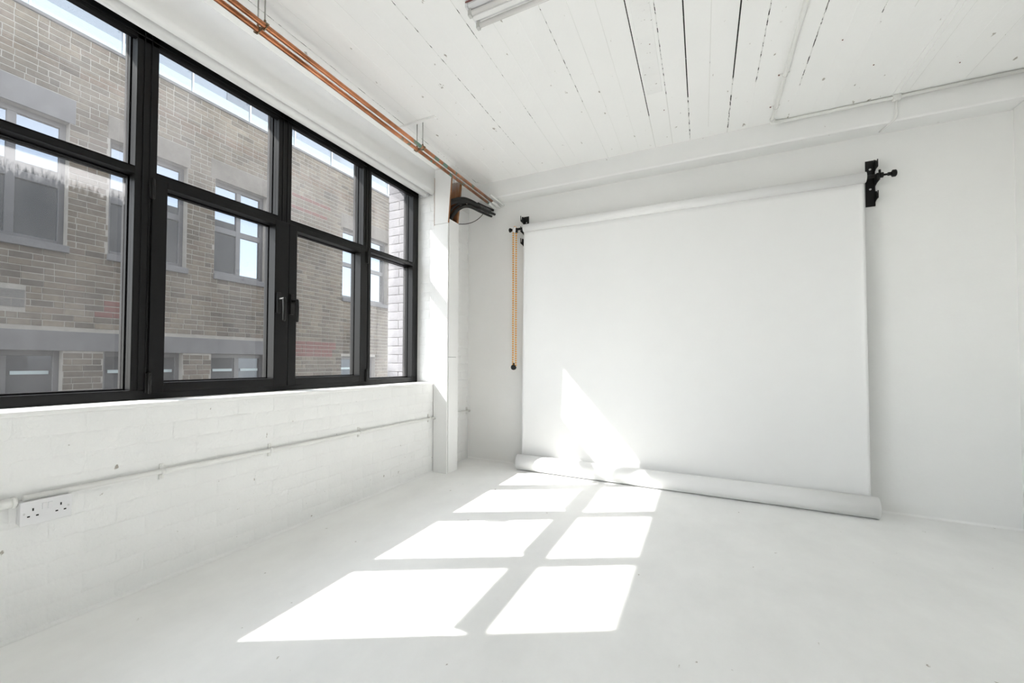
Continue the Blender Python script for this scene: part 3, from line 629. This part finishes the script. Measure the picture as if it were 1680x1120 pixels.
# expanding rod ends, knobs and the chain drive
MB().tube([(.872, YR, ZR), (.93, YR, ZR)], .012, 12).tube([(.925, YR, ZR), (.955, YR, ZR)], .017, 14).tube([(.955, YR, ZR), (1.0, YR, ZR)], .0065, 10).cyl((.940, YR, ZR), (.940, YR, ZR+.036), .006, 8).tube([(.975, YR, ZR), (.992, YR, ZR)], .011, 12).build('rod_end', M['blackm'], bd)
MB().tube([(.992, YR, ZR), (.996, YR, ZR), (1.010, YR, ZR), (1.014, YR, ZR)], [.016, .022, .022, .017], 20).build('knob', M['blackm'], bd, label='black round knob')
MB().tube([(-1.415, YR, ZR), (-1.324, YR, ZR)], .011, 12).box(-1.40, -1.385, YR-.012, YR+.012, ZR-.03, ZR+.01).build('rod_end', M['blackm'], bd)
MB().tube([(-1.462, YR, ZR), (-1.456, YR, ZR), (-1.448, YR, ZR), (-1.43, YR, ZR)], [.015, .021, .019, .008], 20).build('knob', M['blackm'], bd, label='black round knob')
MB().tube([(-1.423, YR, ZR), (-1.419, YR, ZR), (-1.402, YR, ZR), (-1.398, YR, ZR)], [.024, .026, .026, .024], 24).build('chain_wheel', M['plastic'], bd, label='white chain wheel')
mb = MB(); xch = -1.411; pitch_ = .0205; zt, zb = ZR, .905
def strand(yc, x, z0, z1):
    z = z0; k = 0
    while z > z1:
        mb.tube([(x, yc, z), (x, yc, z-pitch_*.14), (x, yc, z-pitch_*.46), (x, yc, z-pitch_*.6)], [.004, .0082, .0082, .004], 8, mi=0)
        mb.tube([(x, yc, z-pitch_*.6), (x, yc, z-pitch_)], .0055, 6, mi=1); z -= pitch_; k += 1
strand(YR, xch-.013, zt-.004, zb); strand(YR, xch+.014, zt-.012, zb)
arc = [(xch+.0005+.0135*math.cos(a), YR, zt+.0+.028*math.sin(a)) for a in [PI*k/10 for k in range(11)]]
mb.tube(arc, .005, 8, mi=0)
ch = mb.build('chain', [M['orange'], plain('bead_white', (.75, .68, .60), rough=.4)], bd, label='orange and white bead chain loop')
MB().tube([(xch-.006, YR-.008, .885), (xch-.006, YR+.008, .885)], .024, 24).box(xch-.014, xch+.002, YR-.006, YR+.006, .90, .925).build('chain_weight', M['blackm'], bd, bevel=.002, label='black round weight')

# hooked brackets on the wall
def bracket(x, side, lab):
    b = thing('wall_bracket', lab, 'bracket', (x, YB, 2.1), 'triple hook backdrop brackets')
    w_ = .044
    xa, xb = (x-w_, x) if side > 0 else (x, x+w_)
    mb = MB(); mb.box(xa, xb, YB-.005, YB, 1.962, 2.262); mb.build('wall_plate', M['blackm'], b, bevel=.001, seg=1)
    for z in (2.205, 2.075): MB().cyl(((xa+xb)/2, YB-.007, z), ((xa+xb)/2, YB-.004, z), .006, 12).build('screw', M['screw'], b)
    xp0, xp1 = (x-.004, x) if side > 0 else (x, x+.004)
    for z in (2.240, ZR+.012, 2.040):
        dd = lambda q: YB-q
        kd = .70 if (side > 0 and abs(z-ZR) > .03) else 1.0
        poly = [(dd(a_*kd), z+b_) for a_, b_ in ((0, .006), (.05, .012), (.072, .004), (.084, -.026), (.100, -.030), (.105, .006), (.114, .004), (.114, -.044), (.05, -.047), (0, -.06))]
        MB().prism(poly, 'x', xp0, xp1).build('hook', M['blackm'], b)
    MB().box(xp0, xp1, YB-.012, YB, 1.962, 2.262).build('side_plate', M['blackm'], b)
    return b
bracket(.937, 1, 'black metal hook bracket holding right end of paper backdrop')
bracket(-1.352, -1, 'black metal hook bracket holding left end of paper backdrop by the chain')

# ------------------------------------------------------------ the building across the alley
FXB = -6.40
bb = thing('brick_building', 'old brown brick building with grey framed windows across the alley', 'building', (FXB, 5, -2))
openings = [(1.45, 2.54, 2.28, 3.79), (3.01, 4.12, 2.28, 3.79), (4.60, 5.66, 2.28, 3.79), (7.77, 9.50, 2.28, 3.79),
            (1.40, 2.53, -.4, 1.015), (2.99, 4.10, -.4, 1.015), (4.58, 5.70, -.4, 1.015), (7.76, 9.0, -.4, 1.015)]
blocks = [(1.88, 2.14, 1.50, 1.70), (1.2, 2.60, 3.79, 4.08), (2.98, 4.16, 3.79, 4.08), (4.52, 5.80, 3.79, 4.08), (7.70, 9.58, 3.79, 4.08), (1.0, 5.74, 1.015, 1.25)]
ZT = 4.92
# mortar-faced wall core built round the openings
ys = sorted({-1.5, 12.5}.union(*[{a, b} for a, b, _, _ in openings])); core = MB()
for i in range(len(ys)-1):
    a, b = ys[i], ys[i+1]; zs = [(-2, ZT)]
    for (oa, ob, z0, z1) in openings:
        if oa < (a+b)/2 < ob:
            nz_ = []
            for s, e in zs:
                if z0 > s: nz_.append((s, min(e, z0)))
                if z1 < e: nz_.append((max(s, z1), e))
            zs = [q for q in nz_ if q[1] > q[0]+1e-4]
    for s, e in zs: core.box(FXB-.34, FXB-.003, a, b, s, e)
core.build('mortar_wall', M['mortar'], bb)
MB().box(FXB-.40, FXB+.02, -1.5, 12.5, ZT, ZT+.045).build('coping', M['concrete'], bb, bevel=.008)
for a, b in ((1.2, 2.60), (2.98, 4.16), (4.52, 5.80), (7.70, 9.58)):
    MB().box(FXB-.02, FXB+.002, a, b, 3.79, 4.085).build('lintel', M['concrete'] if a < 2 else M['render_patch'], bb, bevel=.002)
MB().box(FXB-.02, FXB+.004, 1.0, 5.74, 1.015, 1.25).build('concrete_band', M['concrete'], bb, bevel=.003)
br = random.Random(11); bricks = []
CH = .0755
nrow = int((ZT-.3)/CH)
for j in range(nrow):
    z = ZT-(j+1)*CH+.0; header_row = (j % 2 == 1)
    y = .9-(.056 if header_row else .17)+br.uniform(-.01, .01)
    k = 0
    while y < 10.3:
        L = .112 if ((k % 2 == 1) and br.random() < .55) else .225
        a, b = y+.005, y+L-.005; y += L; k += 1
        zc = z+CH/2; parts_ = [(a, b)]
        for (oa, ob, z0, z1) in openings+blocks:
            if z0-.02 < zc < z1+.02:
                q = []
                for s, e in parts_:
                    if e <= oa or s >= ob: q.append((s, e))
                    else:
                        if s < oa-.03: q.append((s, oa-.004))
                        if e > ob+.03: q.append((ob+.004, e))
                parts_ = q
        for (s, e) in parts_:
            if e-s > .03: bricks.append((s, e, z+.0055, z+CH-.0045))
# one recessed air vent and two patches of red bricks
def isred(s, e, z0, z1):
    c, zc = (s+e)/2, (z0+z1)/2
    return (2.93 < c < 3.42 and 1.47 < zc < 1.66) or (6.30 < c < 7.50 and 1.0 < zc < 1.29) or (6.1 < c < 7.35 and 3.82 < zc < 4.10 and (zc < 3.9 or zc > 4.02))
bricks = [q for q in bricks if 1 or not (1.88 < (q[0]+q[1])/2 < 2.14 and 1.48 < (q[2]+q[3])/2 < 1.72)]
def vis(q):
    y, z = (q[0]+q[1])/2, (q[2]+q[3])/2
    if not (1.85 < y < 9.6 and z > .62): return 0
    return 1/(6.4**2+y*y+(z-.936)**2)
order = sorted(range(len(bricks)), key=lambda i: -vis(bricks[i])); single = set(order[:285])
bmesh_pool = {}
def bface(L, H, mats, name='brick'):
    key = (round(L, 2), mats.name)
    if key not in bmesh_pool:
        c = .002; d = .011
        mb = MB(); y, z = key[0]/2, H/2
        mb.add([(-.006, -y, -z), (-.006, y, -z), (-.006, y, z), (-.006, -y, z), (d-.010, -y+c, -z+c), (d-.010, y-c, -z+c), (d-.010, y-c, z-c), (d-.010, -y+c, z-c)],
               [(4, 5, 6, 7), (0, 1, 5, 4), (1, 2, 6, 5), (2, 3, 7, 6), (3, 0, 4, 7)])
        bmesh_pool[key] = mb.mesh(name, mats)
    return bmesh_pool[key]
mass = MB(); tones = []; massr = MB()
for i, (s, e, z0, z1) in enumerate(bricks):
    red = isred(s, e, z0, z1)
    px = br.uniform(-.002, .0025)
    if i in single:
        me = bface(e-s, z1-z0, M['redbrick'] if red else M['brick1'])
        o = bpy.data.objects.new('brick', me); COL.objects.link(o); o.parent = bb
        o.location = Vector((FXB+px, (s+e)/2, (z0+z1)/2))-Vector((FXB, 5, -2))
    else:
        m_ = massr if red else mass; c = .002; x = FXB+.001+px*.6; xb = FXB-.006
        m_.add([(xb, s, z0), (xb, e, z0), (xb, e, z1), (xb, s, z1), (x, s+c, z0+c), (x, e-c, z0+c), (x, e-c, z1-c), (x, s+c, z1-c)],
               [(4, 5, 6, 7), (0, 1, 5, 4), (1, 2, 6, 5), (2, 3, 7, 6), (3, 0, 4, 7)])
        if not red: tones += [(.93 if 4.38 < z0 < 4.50 and br.random() < .8 else br.random())]*5
mo = mass.build('brickwork', M['brickN'], bb); mo['kind'] = 'stuff'
at = mo.data.attributes.new('tone', 'FLOAT', 'FACE'); at.data.foreach_set('value', tones)
mo = massr.build('red_brickwork', M['redbrick'], bb); mo['kind'] = 'stuff'; mo['label'] = 'patches of red replacement bricks'
# vent grille: two slatted terracotta blocks
for (a, b, z0, z1) in ((1.89, 2.13, 1.60, 1.70), (1.89, 2.005, 1.50, 1.59), (2.015, 2.13, 1.50, 1.59)):
    mb = MB(); mb.box(FXB-.02, FXB-.004, a, b, z0, z1); n_ = 7
    for k in range(n_): mb.box(FXB-.006, FXB+.004, a, b, z0+(z1-z0)*(k+.15)/n_, z0+(z1-z0)*(k+.6)/n_)
    mb.build('air_vent', M['sillstone'], bb)
def far_window(y0, y1, z0, z1, muls, trans, sill=True, low=False, bar=False):
    xf = FXB-.10
    mb = MB(); f = .065
    mb.box(xf-.05, xf, y0, y0+f, z0, z1); mb.box(xf-.05, xf, y1-f, y1, z0, z1); mb.box(xf-.05, xf, y0+f, y1-f, z1-f, z1); mb.box(xf-.05, xf, y0+f, y1-f, z0, z0+f)
    wn = mb.build('window', M['grey'], bb, bevel=.004, seg=1); ROOTLOC[wn.name] = ROOTLOC[bb.name]
    def sub(m_, name, mat, bevel=0):
        q = m_.build(name, mat, None, bevel=bevel); q.parent = wn
        return q
    cuts = [y0+f]+muls+[y1-f]
    cols = []
    prev = y0+f
    for m_ in muls:
        cols.append((prev, m_-.045)); sub(MB().box(xf-.045, xf-.003, m_-.045, m_+.045, z0+f, z1-f), 'mullion', M['grey'], .003); prev = m_+.045
    cols.append((prev, y1-f))
    for a, b in cols:
        rows = [(z0+f, z1-f)]
        if trans:
            sub(MB().box(xf-.044, xf-.004, a, b, trans-.045, trans+.045), 'transom', M['grey'], .003); rows = [(z0+f, trans-.045), (trans+.045, z1-f)]
        for r0, r1 in rows:
            g = MB().box(xf-.032, xf-.026, a, b, r0, r1); sub(g, 'pane', M['farglass_low'] if bar else M['farglass'])
        if bar: sub(MB().box(xf-.02, xf-.008, a+.04, b-.04, .735, .775), 'pale_bar', M['upstand'])
    if sill: sub(MB().box(xf-.05, FXB+.035, y0-.01, y1+.02, z0-.085, z0), 'sill', M['sillstone'], .005)
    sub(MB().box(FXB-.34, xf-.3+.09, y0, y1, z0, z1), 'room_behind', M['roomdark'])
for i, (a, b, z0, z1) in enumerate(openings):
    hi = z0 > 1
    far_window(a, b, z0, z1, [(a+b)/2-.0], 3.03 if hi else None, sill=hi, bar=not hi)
# rust streak below the furthest window
# ------------------------------------------------------------ roof terrace: balustrade and set-back storey
gb = thing('glass_balustrade', 'frameless glass balustrade on roof edge of the brick building', 'balustrade', (-6.62, 5, ZT))
py = [-.05, 1.06, 2.17, 3.25, 4.31, 5.43, 6.52, 7.615, 8.70, 9.79, 10.9]
for i in range(len(py)-1):
    MB().add([(-6.62, py[i]+.02, ZT+.06), (-6.62, py[i+1]-.02, ZT+.06), (-6.62, py[i+1]-.02, ZT+1.0), (-6.62, py[i]+.02, ZT+1.0)], [(0, 1, 2, 3)]).build('glass_panel', M['railglass'], gb)
for y in py:
    MB().box(-6.64, -6.60, y-.012, y+.012, ZT+.046, ZT+1.02).build('post', M['chrome'] if y not in (5.43,) else M['chrome'], gb, bevel=.002)
    MB().cyl((-6.60, y-.045, ZT+.50), (-6.585, y-.045, ZT+.50), .018, 12).cyl((-6.60, y+.045, ZT+.50), (-6.585, y+.045, ZT+.50), .018, 12).box(-6.61, -6.595, y-.05, y+.05, ZT+.495, ZT+.505).build('clamp', M['chrome'], gb)
ph = thing('rooftop_storey', 'pale set back rooftop storey behind the glass balustrade', 'building', (-8, 5, ZT))
MB().box(-9, -7.4, -4, 13, ZT-.1, ZT+.87).build('white_upstand', M['upstand'], ph)
MB().box(-9.2, -7.5, -4, 13, ZT+.87, ZT+2.3).build('cladding', M['penthouse'], ph)
for a, b in ((.3, 1.5), (3.72, 4.05), (5.6, 7.3), (8.6, 8.95)):
    MB().box(-7.5, -7.485, a, b, ZT+.87, ZT+2.1).build('dark_panel', plain('slate_panel', (0.102, 0.116, 0.143), rough=.4) if 'slate_panel' not in bpy.data.materials else bpy.data.materials['slate_panel'], ph)
o = MB().box(-9, -6.76, -4, 13, ZT-.2, ZT-.01).build('roof_terrace', M['upstand'], ph)
o = MB().box(-12, XO, -8, 16, -2.1, -2.0).build('alley_ground', M['asphalt']); struct(o, 'dark asphalt ground of the alley between the buildings')
